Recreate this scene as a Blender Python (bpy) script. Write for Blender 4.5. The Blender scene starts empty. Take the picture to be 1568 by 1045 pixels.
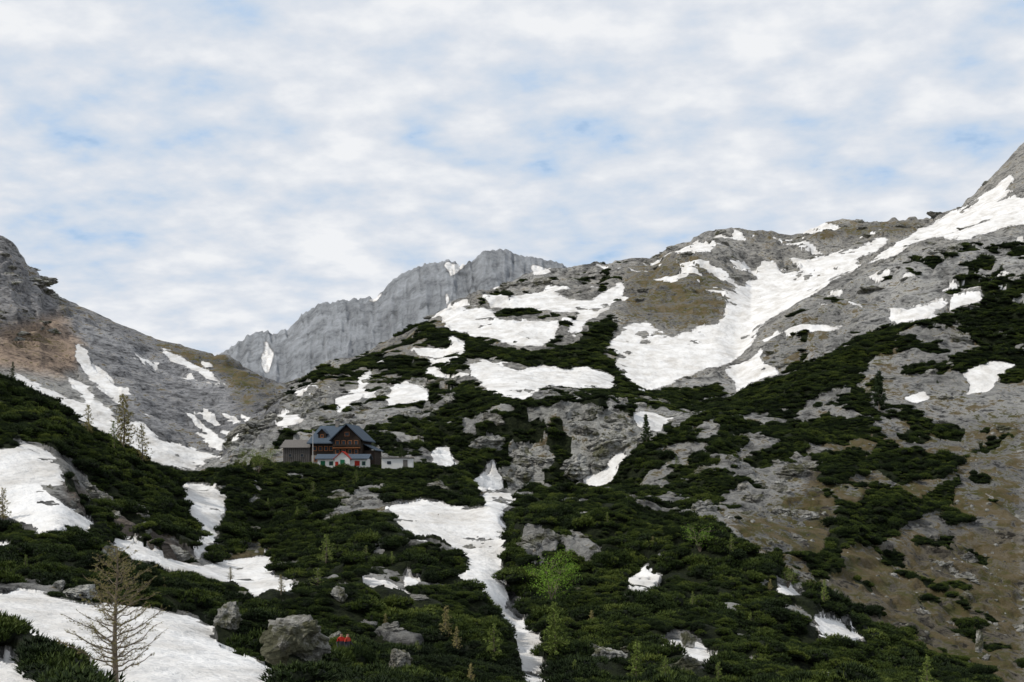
import bpy, math, random
import numpy as np
from mathutils import Vector, Matrix, kdtree
random.seed(7); rng=np.random.default_rng(11)
F=2178.0; UC=784.0; VH=760.0     # focal length in survey units, survey centre bearing, horizon
scene=bpy.context.scene
COL=scene.collection
# ------------------------------------------------------------------ noise
TAB=[rng.random((256,256)) for _ in range(6)]
def vnoise(x,y,s=0):
    T=TAB[s%6]
    xi=np.floor(x); yi=np.floor(y); fx=x-xi; fy=y-yi
    xi=xi.astype(np.int64)&255; yi=yi.astype(np.int64)&255
    fx=fx*fx*fx*(fx*(fx*6-15)+10); fy=fy*fy*fy*(fy*(fy*6-15)+10)
    x1=(xi+1)&255; y1=(yi+1)&255
    return (T[xi,yi]*(1-fx)+T[x1,yi]*fx)*(1-fy)+(T[xi,y1]*(1-fx)+T[x1,y1]*fx)*fy
def fbm(x,y,o=4,s=0,g=0.5):
    a=1;t=0;r=0
    for i in range(o):
        c,sn=math.cos(0.7*i+s),math.sin(0.7*i+s)
        r=r+a*vnoise((x*c-y*sn)*2**i+17.3*i,(x*sn+y*c)*2**i+5.1*i,s+i); t+=a; a*=g
    return r/t
def unif(n):
    q=np.quantile(n[::7,::7],np.linspace(0,1,65)); return np.interp(n,q,np.linspace(0,1,65))
def sstep(a,b,x):
    t=np.clip((x-a)/(b-a),0,1); return t*t*(3-2*t)
# ------------------------------------------------------------------ terrain profile lines (bearing, elevation, distance)
X0,X1=-250,1820
L=[
 [(X0,1849,8),(X1,1849,8)],
 [(X0,1060,45),(0,1060,45),(400,1065,50),(700,1070,70),(1000,1080,80),(1300,1080,90),(1500,1070,110),(X1,1070,120)],
 [(X0,885,85),(0,908,85),(100,918,85),(250,940,85),(340,965,85),(450,1005,85),(600,1015,90),(750,1015,100),(830,1040,100),(900,1010,105),(1050,1000,110),(1200,1010,115),(1350,1030,120),(1500,1056,125),(X1,1064,130)],
 [(X0,810,120),(0,850,120),(90,825,120),(180,860,125),(280,888,125),(370,920,125),(460,925,120),(560,900,130),(640,905,130),(740,915,135),(790,940,150),(860,892,157),(960,878,157),(1100,892,145),(1200,920,140),(1300,970,140),(1450,1030,140),(1550,1052,145),(X1,1064,150)],
 [(X0,680,170),(0,690,165),(100,712,165),(150,765,170),(250,815,170),(300,852,170),(350,862,180),(450,856,180),(550,808,185),(650,822,180),(720,840,180),(775,832,185),(795,785,175),(830,770,175),(950,782,172),(1050,812,165),(1150,857,160),(1250,915,160),(1330,978,158),(1450,1024,158),(1550,1050,160),(X1,1064,165)],
 [(X0,640,190),(0,645,190),(100,685,190),(200,735,195),(280,800,195),(300,812,200),(340,815,210),(370,812,225),(400,808,232),(500,778,240),(600,768,240),(700,780,235),(760,785,220),(800,825,215),(950,860,205),(1050,890,200),(1150,925,195),(1250,970,195),(1330,1020,190),(1450,1050,190),(X1,1085,190)],
 [(X0,545,230),(0,584,225),(50,607,225),(100,637,225),(150,667,230),(200,700,235),(250,722,240),(300,745,245),(350,745,250),(370,727,260),(400,716,270),(470,717,275),(560,724,275),(640,724,275),(700,736,270),(735,754,260),(800,762,255),(850,764,250),(950,768,250),(1050,792,250),(1110,802,245),(1200,842,240),(1300,900,235),(1400,950,232),(1568,1000,230),(X1,1060,230)],
 [(X0,610,300),(0,645,300),(100,695,300),(200,735,300),(300,755,300),(350,748,310),(400,722,310),(470,711,310),(560,712,310),(640,714,310),(700,742,318),(760,752,330),(800,756,333),(900,752,333),(950,745,328),(1000,742,315),(1100,765,290),(1200,775,285),(1300,800,280),(1400,840,280),(1568,900,275),(X1,960,270)],
 [(X0,690,420),(0,695,420),(100,720,420),(200,735,420),(270,724,420),(310,718,390),(345,697,380),(400,672,370),(450,667,370),(520,657,375),(600,652,370),(700,642,360),(760,622,355),(840,607,354),(900,614,353),(960,632,352),(1020,652,355),(1100,640,360),(1200,660,350),(1300,680,340),(1400,700,340),(1568,720,330),(X1,740,320)],
 [(X0,700,520),(0,700,520),(100,715,520),(200,735,520),(300,760,520),(330,717,500),(345,694,480),(370,660,480),(410,630,500),(440,612,520),(500,602,520),(600,592,520),(700,582,520),(760,577,520),(840,592,500),(900,602,480),(950,607,470),(1000,612,450),(1060,627,430),(1130,606,430),(1200,575,430),(1300,532,440),(1360,503,450),(1400,494,450),(1480,484,450),(1568,472,450),(X1,430,450)],
 [(X0,600,650),(0,625,650),(100,655,640),(200,695,620),(300,733,600),(345,742,600),(370,702,600),(410,652,600),(440,597,600),(480,575,620),(540,565,640),(600,550,640),(700,540,640),(760,545,640),(840,560,620),(900,565,600),(950,585,600),(1000,602,580),(1060,610,560),(1130,612,560),(1200,608,560),(1300,570,570),(1400,525,580),(1568,495,600),(X1,460,600)],
 [(X0,500,800),(0,540,800),(100,590,780),(200,620,760),(300,672,740),(360,667,740),(400,642,740),(435,622,740),(455,600,740),(480,567,740),(540,549,760),(600,522,780),(650,502,800),(700,500,800),(800,490,800),(900,490,800),(1000,500,790),(1100,515,740),(1130,545,690),(1180,503,700),(1220,467,720),(1300,424,740),(1400,385,760),(1480,372,780),(1568,354,800),(X1,300,820)],
 [(X0,330,1000),(-60,345,1000),(0,358,1000),(20,375,1000),(45,410,1000),(60,420,1000),(68,445,1000),(90,458,1000),(200,507,1000),(240,522,1000),(340,548,980),(400,575,950),(435,592,930),(460,612,900),(480,563,850),(540,548,860),(600,518,880),(650,498,900),(700,463,920),(740,449,940),(800,452,940),(850,445,950),(900,440,950),(1000,430,950),(1060,412,950),(1110,425,950),(1150,450,950),(1200,440,950),(1300,412,950),(1400,380,950),(1480,352,950),(1568,320,950),(X1,200,950)],
 [(X0,450,1300),(0,480,1300),(435,640,1250),(480,600,1250),(600,550,1250),(700,480,1200),(740,450,1150),(800,425,1150),(850,415,1150),(900,408,1150),(1000,390,1150),(1030,372,1150),(1060,360,1150),(1100,347,1150),(1140,350,1150),(1220,357,1150),(1290,345,1150),(1370,340,1150),(1430,335,1150),(1480,300,1150),(1530,255,1150),(1568,218,1150),(X1,100,1150)],
 [(X0,640,1800),(X1,640,1800)],
 [(X0,625,2400),(X1,625,2400)],
 [(X0,600,3200),(200,600,3200),(300,570,3200),(345,545,3200),(380,518,3200),(440,508,3200),(455,493,3200),(490,470,3200),(540,460,3200),(580,453,3200),(600,435,3200),(650,408,3200),(680,401,3200),(722,403,3200),(732,394,3200),(745,380,3200),(765,381,3200),(790,389,3200),(815,399,3200),(865,410,3200),(950,450,3200),(1100,500,3200),(X1,500,3200)],
 [(X0,700,4500),(X1,700,4500)],
 [(X0,735,9000),(X1,735,9000)],
]
ROWS=[40,95,100,110,40,100,50,120,100,40,85,95,80,14,14,130,10,6]
uin=np.arange(-40,1609,1.65)
step=1.65*1.09**np.arange(1,52)
cs=np.cumsum(step)
uu=np.concatenate([(-40-cs)[::-1],uin,uin[-1]+cs])
NC=len(uu)
def gsm(a,s):
    k=np.arange(-int(4*s/2)-1,int(4*s/2)+2); w=np.exp(-0.5*(k*2/s)**2); w/=w.sum()
    p=len(k)//2
    return np.convolve(np.pad(a,p,mode='edge'),w,mode='valid')
ug=np.arange(X0,X1+1,2.0)
LD=[];LZ=[]
for i,l in enumerate(L):
    a=np.array(l,float)
    v=np.interp(ug,a[:,0],a[:,1]); d=np.interp(ug,a[:,0],a[:,2])
    v=gsm(v,1.5 if i in(12,13,16) else 8); d=gsm(d,14)
    v=np.interp(uu,ug,v); d=np.interp(uu,ug,d)
    LD.append(d); LZ.append((VH-v)/F*d)
Dl=[];Zl=[]
for i,n in enumerate(ROWS):
    t=(np.arange(n)/n)[:,None]
    Dl.append(LD[i]*(1-t)+LD[i+1]*t); Zl.append(LZ[i]*(1-t)+LZ[i+1]*t)
Dl.append(LD[-1][None]);Zl.append(LZ[-1][None])
D=np.concatenate(Dl);Z=np.concatenate(Zl)
NR=D.shape[0]
for _ in range(2):
    Z[1:-1]=0.25*Z[:-2]+0.5*Z[1:-1]+0.25*Z[2:]
UU=np.broadcast_to(uu,D.shape)
X=(UU-UC)/F*D
# ------------------------------------------------------------------ cover survey maps
MU0,MV0,MW,MH=-20,140,1620,960
def raster(polys,base=0.0):
    M=np.full((MH,MW),base,np.float32)
    for it in polys:
        val,p=it
        p=np.array(p,float)
        a,b=np.floor(p.min(0)).astype(int),np.ceil(p.max(0)).astype(int)+1
        a0,a1=max(a[0],MU0),min(b[0],MU0+MW); b0,b1=max(a[1],MV0),min(b[1],MV0+MH)
        if a1<=a0 or b1<=b0: continue
        gx,gy=np.meshgrid(np.arange(a0,a1)+.5,np.arange(b0,b1)+.5)
        ins=np.zeros(gx.shape,bool); n=len(p); j=n-1
        for k in range(n):
            xi,yi=p[k];xj,yj=p[j]
            if yi!=yj:
                c=((yi>gy)!=(yj>gy))&(gx<(xj-xi)*(gy-yi)/(yj-yi)+xi); ins^=c
            j=k
        S=M[b0-MV0:b1-MV0,a0-MU0:a1-MU0]; S[ins]=val
    return M
def blur(M,s):
    k=np.arange(-int(3*s)-1,int(3*s)+2); w=np.exp(-0.5*(k/s)**2); w/=w.sum(); p=len(k)//2
    P=np.pad(M,((p,p),(0,0)),mode='edge'); R=sum(w[i]*P[i:i+M.shape[0]] for i in range(len(k)))
    P=np.pad(R,((0,0),(p,p)),mode='edge'); return sum(w[i]*P[:,i:i+M.shape[1]] for i in range(len(k)))
def pl(s):
    n=[float(t) for t in s.replace(',',' ').split()]
    return list(zip(n[0::2],n[1::2]))
SN=[pl(s) for s in """-50 912 0 912 30 903 80 915 130 925 180 925 240 935 300 945 325 965 330 985 360 1000 400 1020 440 1045 450 1100 140 1100 140 1045 100 1018 40 995 0 962 -50 960
0 1010 50 1030 80 1045 80 1100 0 1100
-50 690 0 690 40 678 80 695 95 720 110 745 80 748 60 735 72 752 100 775 150 805 130 815 100 805 80 822 40 800 0 785 -50 780
170 820 200 825 240 845 270 860 300 870 340 860 400 852 420 855 415 880 455 895 455 915 400 925 380 905 340 895 300 885 240 860 200 855 180 835
283 740 330 745 350 755 345 780 335 820 315 845 303 862 298 830 300 790 280 765
0 828 25 835 30 845 0 850
20 570 50 585 100 608 140 618 180 650 220 646 250 675 300 695 322 703 300 720 260 714 230 705 200 685 160 668 120 645 70 608 30 590
120 525 135 535 140 555 165 570 180 595 200 630 175 612 150 595 130 570 113 545
95 575 130 590 150 610 175 640 200 662 170 645 130 612
240 528 280 545 320 568 358 604 340 592 300 570 260 550
300 545 330 560 316 562
275 620 300 640 330 665 350 680 320 668 290 642
335 628 360 640 370 652 350 648
290 657 345 680 340 690 300 668
250 672 330 695 345 700 330 705 260 685
330 655 370 665 360 677
365 633 384 640 375 648
420 635 440 625 465 640 440 655 420 650
595 595 625 582 655 598 658 612 620 620 595 622 590 605
550 575 568 568 565 590 545 599
445 600 480 588 470 602
510 612 545 600 560 605 520 632
680 490 710 476 740 470 760 480 765 490 800 492 835 490 862 495 850 520 830 530 800 532 770 525 740 515 700 510 680 500
775 455 830 448 870 455 905 460 950 430 958 445 940 465 905 490 885 510 868 510 885 480 850 475 820 472 785 470
690 512 715 525 710 548 690 535
650 562 670 562 685 575 700 578 690 584 655 575
715 560 740 550 770 560 790 568 830 560 870 568 900 562 940 575 942 596 900 596 870 595 840 592 800 612 765 607 740 590 720 575
830 438 850 436 862 446 840 448
925 530 960 500 990 495 1030 515 1060 505 1100 497 1115 475 1110 450 1140 435 1160 430 1158 405 1185 398 1200 420 1230 415 1220 400 1250 395 1290 385 1330 370 1357 365 1350 380 1310 400 1320 410 1290 420 1250 445 1220 465 1180 490 1160 500 1150 530 1120 555 1070 570 1030 588 990 600 960 584 940 560 945 540
1385 365 1430 340 1480 315 1530 280 1552 266 1545 290 1568 305 1600 300 1600 350 1568 342 1530 352 1490 366 1430 364 1400 372 1360 395 1320 412 1340 395
1050 385 1070 376 1100 378 1085 389
1110 397 1140 403 1148 417 1120 412
1108 565 1150 550 1170 530 1167 550 1195 570 1150 588 1130 602 1120 580
1368 487 1400 470 1440 458 1452 465 1420 485 1375 497
1455 452 1500 445 1507 460 1480 470 1455 475
1472 572 1520 553 1562 558 1530 575 1512 602 1480 606 1485 590
1383 607 1420 597 1427 610 1395 619
968 632 1000 630 1027 640 1012 660 990 662 975 650
658 690 690 688 697 710 680 720 663 707
720 737 750 722 755 698 777 730 775 747 740 752 725 747
888 737 920 725 950 693 958 698 937 737 915 747 895 744
595 775 640 768 700 778 735 778 738 756 787 753 792 768 770 777 762 800 778 815 775 850 765 880 780 910 775 930 800 950 830 990 838 1045 838 1090 800 1090 800 1045 790 1000 770 960 740 910 690 885 715 880 715 855 690 835 640 827 600 802
550 883 590 888 650 923 652 935 600 922 560 907
615 878 640 885 646 897 625 902
640 908 682 926 650 926
963 882 990 866 1013 885 1002 902 975 912 963 897
1185 890 1210 898 1242 920 1225 922 1195 912
1243 940 1290 953 1332 976 1290 978 1260 972
998 995 1030 983 1060 978 1103 1012 1080 1033 1050 1012 1020 1002
893 1015 960 1028 983 1042 930 1038
1250 1013 1277 1023 1260 1030
678 403 722 403 705 412 690 424
812 406 850 413 835 420 816 422
405 520 420 540 408 575 400 560
562 462 592 444 578 462
682 445 692 455 685 475""".splitlines()]
SD=[(v,pl(s)) for v,s in [
(0.05,"340 700 440 600 620 510 740 445 960 400 940 500 960 600 800 620 700 650 560 640 450 680"),
(0.09,"680 470 900 430 960 440 950 500 880 560 700 560"),
(0.12,"960 410 1100 350 1350 345 1360 370 1240 400 1110 450"),
(0.06,"1360 400 1568 360 1568 620 1380 620"),(0.03,"90 560 240 530 420 640 350 690 200 620"),
(0.07,"540 380 860 380 860 420 700 470 560 500 400 590"),(0.05,"0 680 120 700 300 870 0 840"),
(0.05,"1150 530 1250 450 1400 385 1420 420 1240 520"),
]]
SC=[(v,pl(s)) for v,s in [
(0.24,"340 700 380 650 440 600 500 560 620 510 700 470 760 440 960 400 940 500 960 580 1120 600 1060 640 1000 690 950 740 800 750 700 740 640 715 450 690"),
(0.01,"960 400 1110 350 1568 220 1568 360 1400 380 1220 465 1150 570 1000 600 930 530"),
(0.05,"640 500 740 440 860 415 960 400 940 480 900 490 860 460 780 440 700 470"),
(0.05,"1170 520 1250 450 1400 385 1568 355 1568 475 1360 505 1200 577 1120 605"),
(0.28,"1380 400 1440 385 1568 358 1568 460 1500 445 1440 455 1400 440"),
(0.27,"1130 605 1360 500 1568 470 1568 740 1300 760 1100 800 960 770 940 740 1000 690"),
(0.05,"1230 750 1568 700 1568 1045 1490 1045 1330 960 1200 870 1110 800 1130 760"),
(0.99,"1600 462 1568 466 1480 476 1360 497 1300 527 1200 572 1130 603 1060 640 1110 650 1190 625 1260 605 1330 565 1362 520 1400 500 1500 496 1568 505 1600 505"),
(0.55,"1060 640 1000 690 930 745 960 772 1040 790 1090 770 1130 720 1200 680 1200 625 1110 640"),
(0.42,"1200 620 1330 600 1345 640 1420 625 1440 560 1470 560 1470 600 1420 660 1340 670 1240 670 1190 660"),
(1,"1290 770 1340 750 1400 765 1470 733 1462 770 1400 800 1350 830 1260 845 1275 800"),
(1,"1240 700 1320 685 1330 720 1290 740 1255 725"),
(1,"1340 680 1420 690 1472 700 1462 728 1380 742 1330 710"),
(1,"1350 840 1392 838 1385 860 1355 864"),(1,"1170 650 1290 640 1345 660 1300 680 1200 685"),
(1,"1150 700 1185 700 1180 715 1155 715"),(1,"1430 650 1480 655 1475 675 1435 670"),(1,"1380 560 1430 555 1425 572 1385 575"),
(1,"1445 795 1485 795 1480 806 1448 806"),(1,"1395 822 1460 820 1455 836 1400 838"),(0.9,"1230 850 1290 850 1290 880 1250 885"),
(1,"648 495 700 510 760 532 830 540 880 522 915 492 940 485 940 500 918 540 950 572 1000 602 1100 588 1110 605 1000 622 940 607 900 598 880 565 800 558 760 548 700 552 655 525"),
(0.64,"650 578 700 570 730 598 765 610 850 605 900 600 1000 605 1060 640 960 632 880 618 830 615 800 650 740 668 700 650 690 610"),
(0.52,"560 640 660 590 720 600 740 660 700 690 640 690 600 690 560 680"),
(0.22,"740 660 800 650 850 620 960 630 1000 660 960 700 900 735 800 745 740 700"),
(0.95,"700 660 740 670 775 740 720 735 690 690"),(0.95,"890 745 960 700 985 670 1000 690 950 765"),
(0.9,"780 650 830 645 825 670 790 675"),
(0.5,"520 560 580 540 600 560 540 580"),
(0,"310 720 345 690 370 655 410 625 440 640 420 690 400 712 340 715"),
(1,"-50 570 0 578 50 600 110 645 170 680 230 710 280 728 370 726 350 750 283 738 275 755 295 790 300 850 240 800 200 775 140 745 110 700 60 678 0 685 -50 690"),
(0.18,"110 740 200 775 290 840 300 880 250 860 170 820 100 770"),
(0.93,"-50 800 0 800 30 800 60 822 100 808 160 812 170 835 200 857 250 868 300 888 350 900 385 925 360 945 330 960 300 945 250 930 180 925 130 920 70 910 0 903 -50 905"),
(0.5,"-50 880 60 885 150 900 180 925 130 925 70 912 0 905 -50 910"),
(1,"-50 955 0 960 40 995 100 1018 140 1045 140 1100 90 1100 90 1045 50 1030 0 1010"),
(0.95,"350 735 370 718 430 712 500 715 560 715 640 716 700 723 735 748 735 778 690 775 595 770 590 742 540 770 500 800 480 820 420 852 380 862 320 866 338 820 350 780"),
(0.91,"420 852 480 820 540 785 590 790 640 828 700 837 715 860 710 885 740 910 770 960 795 1000 800 1100 450 1100 440 1045 400 1010 335 985 340 960 390 930 460 912 458 893 420 878"),
(0.95,"765 790 800 758 900 753 960 768 1080 803 1200 868 1260 908 1330 958 1400 1000 1520 1045 1520 1100 838 1100 830 990 800 945 775 900 770 850 780 810"),
(0.05,"480 815 500 800 560 742 585 740 590 762 540 785 500 822"),
(0,"318 862 350 850 420 820 400 850 340 866"),
(0.15,"790 800 830 800 850 830 835 870 800 860 785 830"),(0.2,"860 810 885 812 925 840 905 872 870 850"),
(0.3,"985 850 1040 855 1010 870"),(0.1,"500 900 540 900 535 925 505 925"),(0.15,"895 985 960 985 960 1020 900 1015"),
(0.2,"1025 965 1070 970 1060 990 1020 985"),(0.25,"1185 880 1215 890 1240 910 1190 900"),(0.3,"570 820 600 822 590 850 570 845"),
(0,"415 700 640 700 640 713 600 718 500 718 415 712"),
]]
CR=[(v,pl(s)) for v,s in [
(1,"740 650 850 615 960 625 990 660 950 720 890 740 790 745 740 700"),(1,"480 815 500 800 560 742 585 740 590 762 540 785 500 822"),
(1,"785 800 850 800 925 840 905 872 800 865"),(1,"110 740 200 775 290 840 300 880 250 860 170 820 100 770"),
(0.8,"1130 660 1170 650 1160 690 1240 700 1260 730 1250 800 1150 790 1110 740"),(0.85,"1340 505 1568 498 1568 570 1440 580 1350 560"),
(0.8,"1030 700 1140 690 1120 740 1040 750"),(0.8,"1180 600 1330 590 1330 640 1200 650"),(0.75,"330 715 410 620 470 600 560 620 560 700 400 700"),
(1,"-20 340 90 450 120 520 60 520 -20 520"),(0.8,"640 590 700 570 740 640 640 680"),
(0.7,"980 390 1110 345 1568 300 1568 360 1380 390 1240 420 1110 440 1000 430"),(0.7,"1150 540 1240 460 1400 385 1568 360 1568 470 1360 500 1200 575"),
(0.8,"640 500 740 440 960 400 960 430 880 450 780 450 700 480"),(0.6,"950 430 1110 430 1110 490 960 495"),
(0.5,"1300 860 1568 800 1568 1045 1480 1045"),
]]
def B(P,s,b=0.0): return blur(raster(P,b),s)
SNM=B([(1.0,p) for p in SN],2.4)
SDM=B(SD,6); SCM=B(SC,2.0); CRM=B(CR,5,0.35)
GR=[(v,pl(s)) for v,s in [
(0.58,"1110 800 1230 750 1300 640 1568 560 1568 1100 1490 1100 1330 960 1200 870"),
(0.33,"940 770 1000 690 1130 605 1360 500 1568 480 1568 640 1300 660 1230 750 1110 800"),
(0.55,"960 410 1050 385 1115 420 1110 490 1060 505 950 495"),
(0.42,"1170 520 1220 470 1310 430 1350 460 1250 540 1180 570"),
(0.75,"1120 352 1220 358 1300 345 1420 338 1400 355 1250 365 1140 362"),
(0.75,"90 458 200 507 240 522 230 526 150 505 90 478"),
(0.75,"235 520 340 548 435 590 430 600 380 600 330 570 240 535"),
(0.5,"380 585 430 590 420 620 370 640 350 600"),
(0.4,"440 600 600 515 700 465 740 445 780 440 700 480 640 560 480 610"),
(0.85,"318 866 350 848 420 815 440 830 400 858"),
(0.27,"740 650 850 615 960 625 990 660 950 720 890 740 790 745 740 700"),
(0.7,"835 640 860 640 860 665 838 670"),(0.6,"470 690 640 705 650 718 400 712"),
(0.35,"0 480 80 500 110 560 0 540"),(0.1,"100 470 300 560 380 640 280 600 150 520"),
]]
GRM=B(GR,9,0.22)
base=(0.31,0.305,0.29)
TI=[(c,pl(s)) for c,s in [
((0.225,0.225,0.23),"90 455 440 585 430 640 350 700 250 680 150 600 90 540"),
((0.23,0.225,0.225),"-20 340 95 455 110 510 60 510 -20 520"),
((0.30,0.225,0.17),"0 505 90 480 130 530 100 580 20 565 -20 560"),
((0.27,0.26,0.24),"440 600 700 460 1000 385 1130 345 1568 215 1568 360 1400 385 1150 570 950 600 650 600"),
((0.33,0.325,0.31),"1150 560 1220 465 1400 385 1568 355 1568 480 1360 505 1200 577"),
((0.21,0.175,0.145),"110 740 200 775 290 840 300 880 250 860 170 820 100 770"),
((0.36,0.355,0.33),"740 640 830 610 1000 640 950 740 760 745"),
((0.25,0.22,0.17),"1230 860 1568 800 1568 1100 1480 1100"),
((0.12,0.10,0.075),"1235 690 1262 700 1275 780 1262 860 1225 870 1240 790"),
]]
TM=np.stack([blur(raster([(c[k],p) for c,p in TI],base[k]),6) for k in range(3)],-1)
def look(M,u,v):
    u=np.where(u<0,-u,u); u=np.where(u>1567,3134-u,u); u=np.clip(np.abs(u),0,1567)
    v=np.where(v>1060,2120-v,v); v=np.clip(v,MV0,MV0+MH-2)
    return M[(v-MV0).astype(int),(u-MU0).astype(int)]
V=VH-Z/D*F
sn0=look(SNM,UU,V); cr0=look(CRM,UU,V); sc0=look(SCM,UU,V)
far=sstep(2000,2400,D)
# ------------------------------------------------------------------ relief
flat=1-np.clip(sstep(405,425,UU)*(1-sstep(635,660,UU))*sstep(262,272,D)*(1-sstep(315,335,D)),0,1)*0.95
dz=np.zeros_like(Z)
lam=0.4;i=0
rocky=(0.6+0.9*cr0)
while lam<260:
    w=sstep(0.004,0.009,lam/D)*(1-sstep(0.05,0.13,lam/D))
    if w.max()>0:
        c,s=math.cos(i*1.3),math.sin(i*1.3)
        n=vnoise((X*c-D*s)/lam+31*i,(X*s+D*c)/lam*1.0+9*i,i)
        rd=1-np.abs(2*n-1)
        r=0.5*(n-0.5)+0.75*(rd-0.6)
        sm=np.where(sn0>0.4,0.5 if lam>8 else 0.16,rocky)
        dz+=w*lam*0.145*r*sm
    lam*=1.9;i+=1
def ledge(H,wn,s):
    warp=fbm(X/(H*5),D/(H*5),4,s)*H*3.2+fbm(X/(H*1.2)+9,D/(H*1.2),3,s+1)*H*0.9
    q=(Z+dz+warp)/H; fr=q-np.floor(q)
    st=sstep(0.62,1.0,fr)
    return (st-fr)*H*wn
rk=np.where(sn0>0.4,0.1,np.clip(cr0*1.1-0.1,0,1))*(1-far)
strength=0.35+0.65*sstep(0.35,0.6,fbm(X/60,D/60,3,2))
dz+=ledge(3.6,sstep(110,150,D)*(1-sstep(420,560,D))*rk*strength,1)
dz+=ledge(11,sstep(380,520,D)*rk*strength*0.9,3)
dz*=flat*(1-0.45*far)
g=fbm(UU/20+2,D/500,4,3); g2=1-np.abs(2*g-1)
dz+=(g2-0.6)*D*0.0055*far
g3=fbm(UU/6+2,D/120,4,1,0.6); dz+=(1-np.abs(2*g3-1)-0.6)*D*0.0022*far
Z=Z+dz
V=VH-Z/D*F
# ------------------------------------------------------------------ cover
wu=(fbm(X/3+D/90,D/3,4,1)-0.5)*np.clip(3000/D,5,30)+(fbm(X/14,D/14,3,3)-0.5)*16
wv=(fbm(X/3+50,D/3+D/70,4,2)-0.5)*np.clip(1800/D,4,16)+(fbm(X/14+30,D/14,3,4)-0.5)*9
isfar=D>1500
wu=np.where(isfar,(fbm(UU/9,D/200,3,1)-.5)*8,wu); wv=np.where(isfar,(fbm(UU/9+7,D/200,3,2)-.5)*6,wv)
snow=look(SNM,UU+wu,V+wv)
hn=unif(fbm(X/np.where(D<250,5,16.0)+40,D/np.where(D<250,7,30.0),5,5,0.6))
snow=snow*(1-0.9*sstep(0.965,0.98,hn)*np.where((D<100)|isfar,0,1))
n2=unif(fbm(X/26+D/60,D/40+7,5,2,0.62))
snow=np.maximum(snow,np.where(isfar,0,sstep(-.02,.02,look(SDM,UU,V)-n2)))
dens=look(SCM,UU+wu*0.6,V+wv*0.6)
n=np.where(D<360,unif(fbm(X/6.5,D/6.5,4,4)),unif(fbm(X/15,D/22,5,5,0.6)))
n=np.clip(n,0.02,0.985)
scrub=sstep(-0.05,0.05,dens-n)*(1-sstep(0.3,0.5,snow))
scrub*=(1-sstep(1300,1400,D))
grass=look(GRM,UU+wu,V+wv)
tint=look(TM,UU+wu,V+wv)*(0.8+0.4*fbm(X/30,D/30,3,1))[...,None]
haze_tint=np.array([0.35,0.365,0.385])*(0.55+0.45*g2+0.3*(1-np.abs(2*g3-1)))[...,None]  # pale limestone with bluish distance haze put into its colour
tint=np.where(isfar[...,None],haze_tint,tint)
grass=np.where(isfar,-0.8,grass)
behind=isfar&(UU<345); snow=np.where(behind,0,snow)
Z=Z+scrub*(D<360)*flat*((vnoise(X/3.3,D/3.3,2)-0.45)*1.5+(vnoise(X/8,D/8,3)-0.5)*2.4)
V=VH-Z/D*F
# ------------------------------------------------------------------ terrain mesh
def node(nt,t,**k):
    n=nt.nodes.new(t)
    for a,b in k.items(): setattr(n,a,b)
    return n
me=bpy.data.meshes.new("mountain_terrain")
nv=NR*NC
co=np.stack([X,D,Z],-1).reshape(-1).astype(np.float32)
me.vertices.add(nv); me.vertices.foreach_set("co",co)
idx=np.arange(nv).reshape(NR,NC)
q=np.stack([idx[:-1,:-1],idx[:-1,1:],idx[1:,1:],idx[1:,:-1]],-1).reshape(-1)
nf=len(q)//4
me.loops.add(len(q)); me.loops.foreach_set("vertex_index",q.astype(np.int32))
me.polygons.add(nf); me.polygons.foreach_set("loop_start",np.arange(0,nf*4,4,dtype=np.int32))
me.update(calc_edges=True)
me.polygons.foreach_set("use_smooth",np.ones(nf,bool))
a=me.attributes.new("cover",'FLOAT_COLOR','POINT')
a.data.foreach_set("color",np.stack([snow,scrub,grass,np.ones_like(snow)],-1).reshape(-1).astype(np.float32))
a=me.attributes.new("tint",'FLOAT_COLOR','POINT')
a.data.foreach_set("color",np.concatenate([tint,np.ones_like(tint[...,:1])],-1).reshape(-1).astype(np.float32))
a=me.attributes.new("range",'FLOAT','POINT')
a.data.foreach_set("value",isfar.astype(np.float32).reshape(-1))
terr=bpy.data.objects.new("mountain_terrain",me); COL.objects.link(terr)

def newmat(name):
    m=bpy.data.materials.new(name); m.use_nodes=True
    nt=m.node_tree; b=nt.nodes["Principled BSDF"]
    b.inputs["Roughness"].default_value=0.9
    b.inputs["Specular IOR Level"].default_value=0.15
    return m,nt,b
def ramp(nt,fac,stops,interp='LINEAR'):
    r=node(nt,"ShaderNodeValToRGB"); r.color_ramp.interpolation=interp
    e=r.color_ramp.elements
    while len(e)<len(stops): e.new(0.5)
    for x,(p,c) in zip(e,stops):
        x.position=p; x.color=(c[0],c[1],c[2],1) if hasattr(c,'__len__') else (c,c,c,1)
    nt.links.new(fac,r.inputs[0]); return r.outputs[0]
def mixc(nt,f,a,b,bt='MIX'):
    m=node(nt,"ShaderNodeMix",data_type='RGBA',blend_type=bt)
    for sck,val in ((m.inputs[0],f),(m.inputs[6],a),(m.inputs[7],b)):
        if hasattr(val,'is_output') : nt.links.new(val,sck)
        elif isinstance(val,tuple): sck.default_value=(*val,1)
        else: sck.default_value=val
    return m.outputs[2]
def mth(nt,op,a,b=None,clamp=False):
    m=node(nt,"ShaderNodeMath",operation=op,use_clamp=clamp)
    for i,val in enumerate((a,b)):
        if val is None: continue
        if hasattr(val,'is_output'): nt.links.new(val,m.inputs[i])
        else: m.inputs[i].default_value=val
    return m.outputs[0]
def noise(nt,vec,scale,detail=8,rough=0.6,dist=0.0):
    n=node(nt,"ShaderNodeTexNoise"); n.inputs["Scale"].default_value=scale
    n.inputs["Detail"].default_value=detail; n.inputs["Roughness"].default_value=rough
    n.inputs["Distortion"].default_value=dist
    if vec is not None: nt.links.new(vec,n.inputs["Vector"])
    return n.outputs[0]
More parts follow.
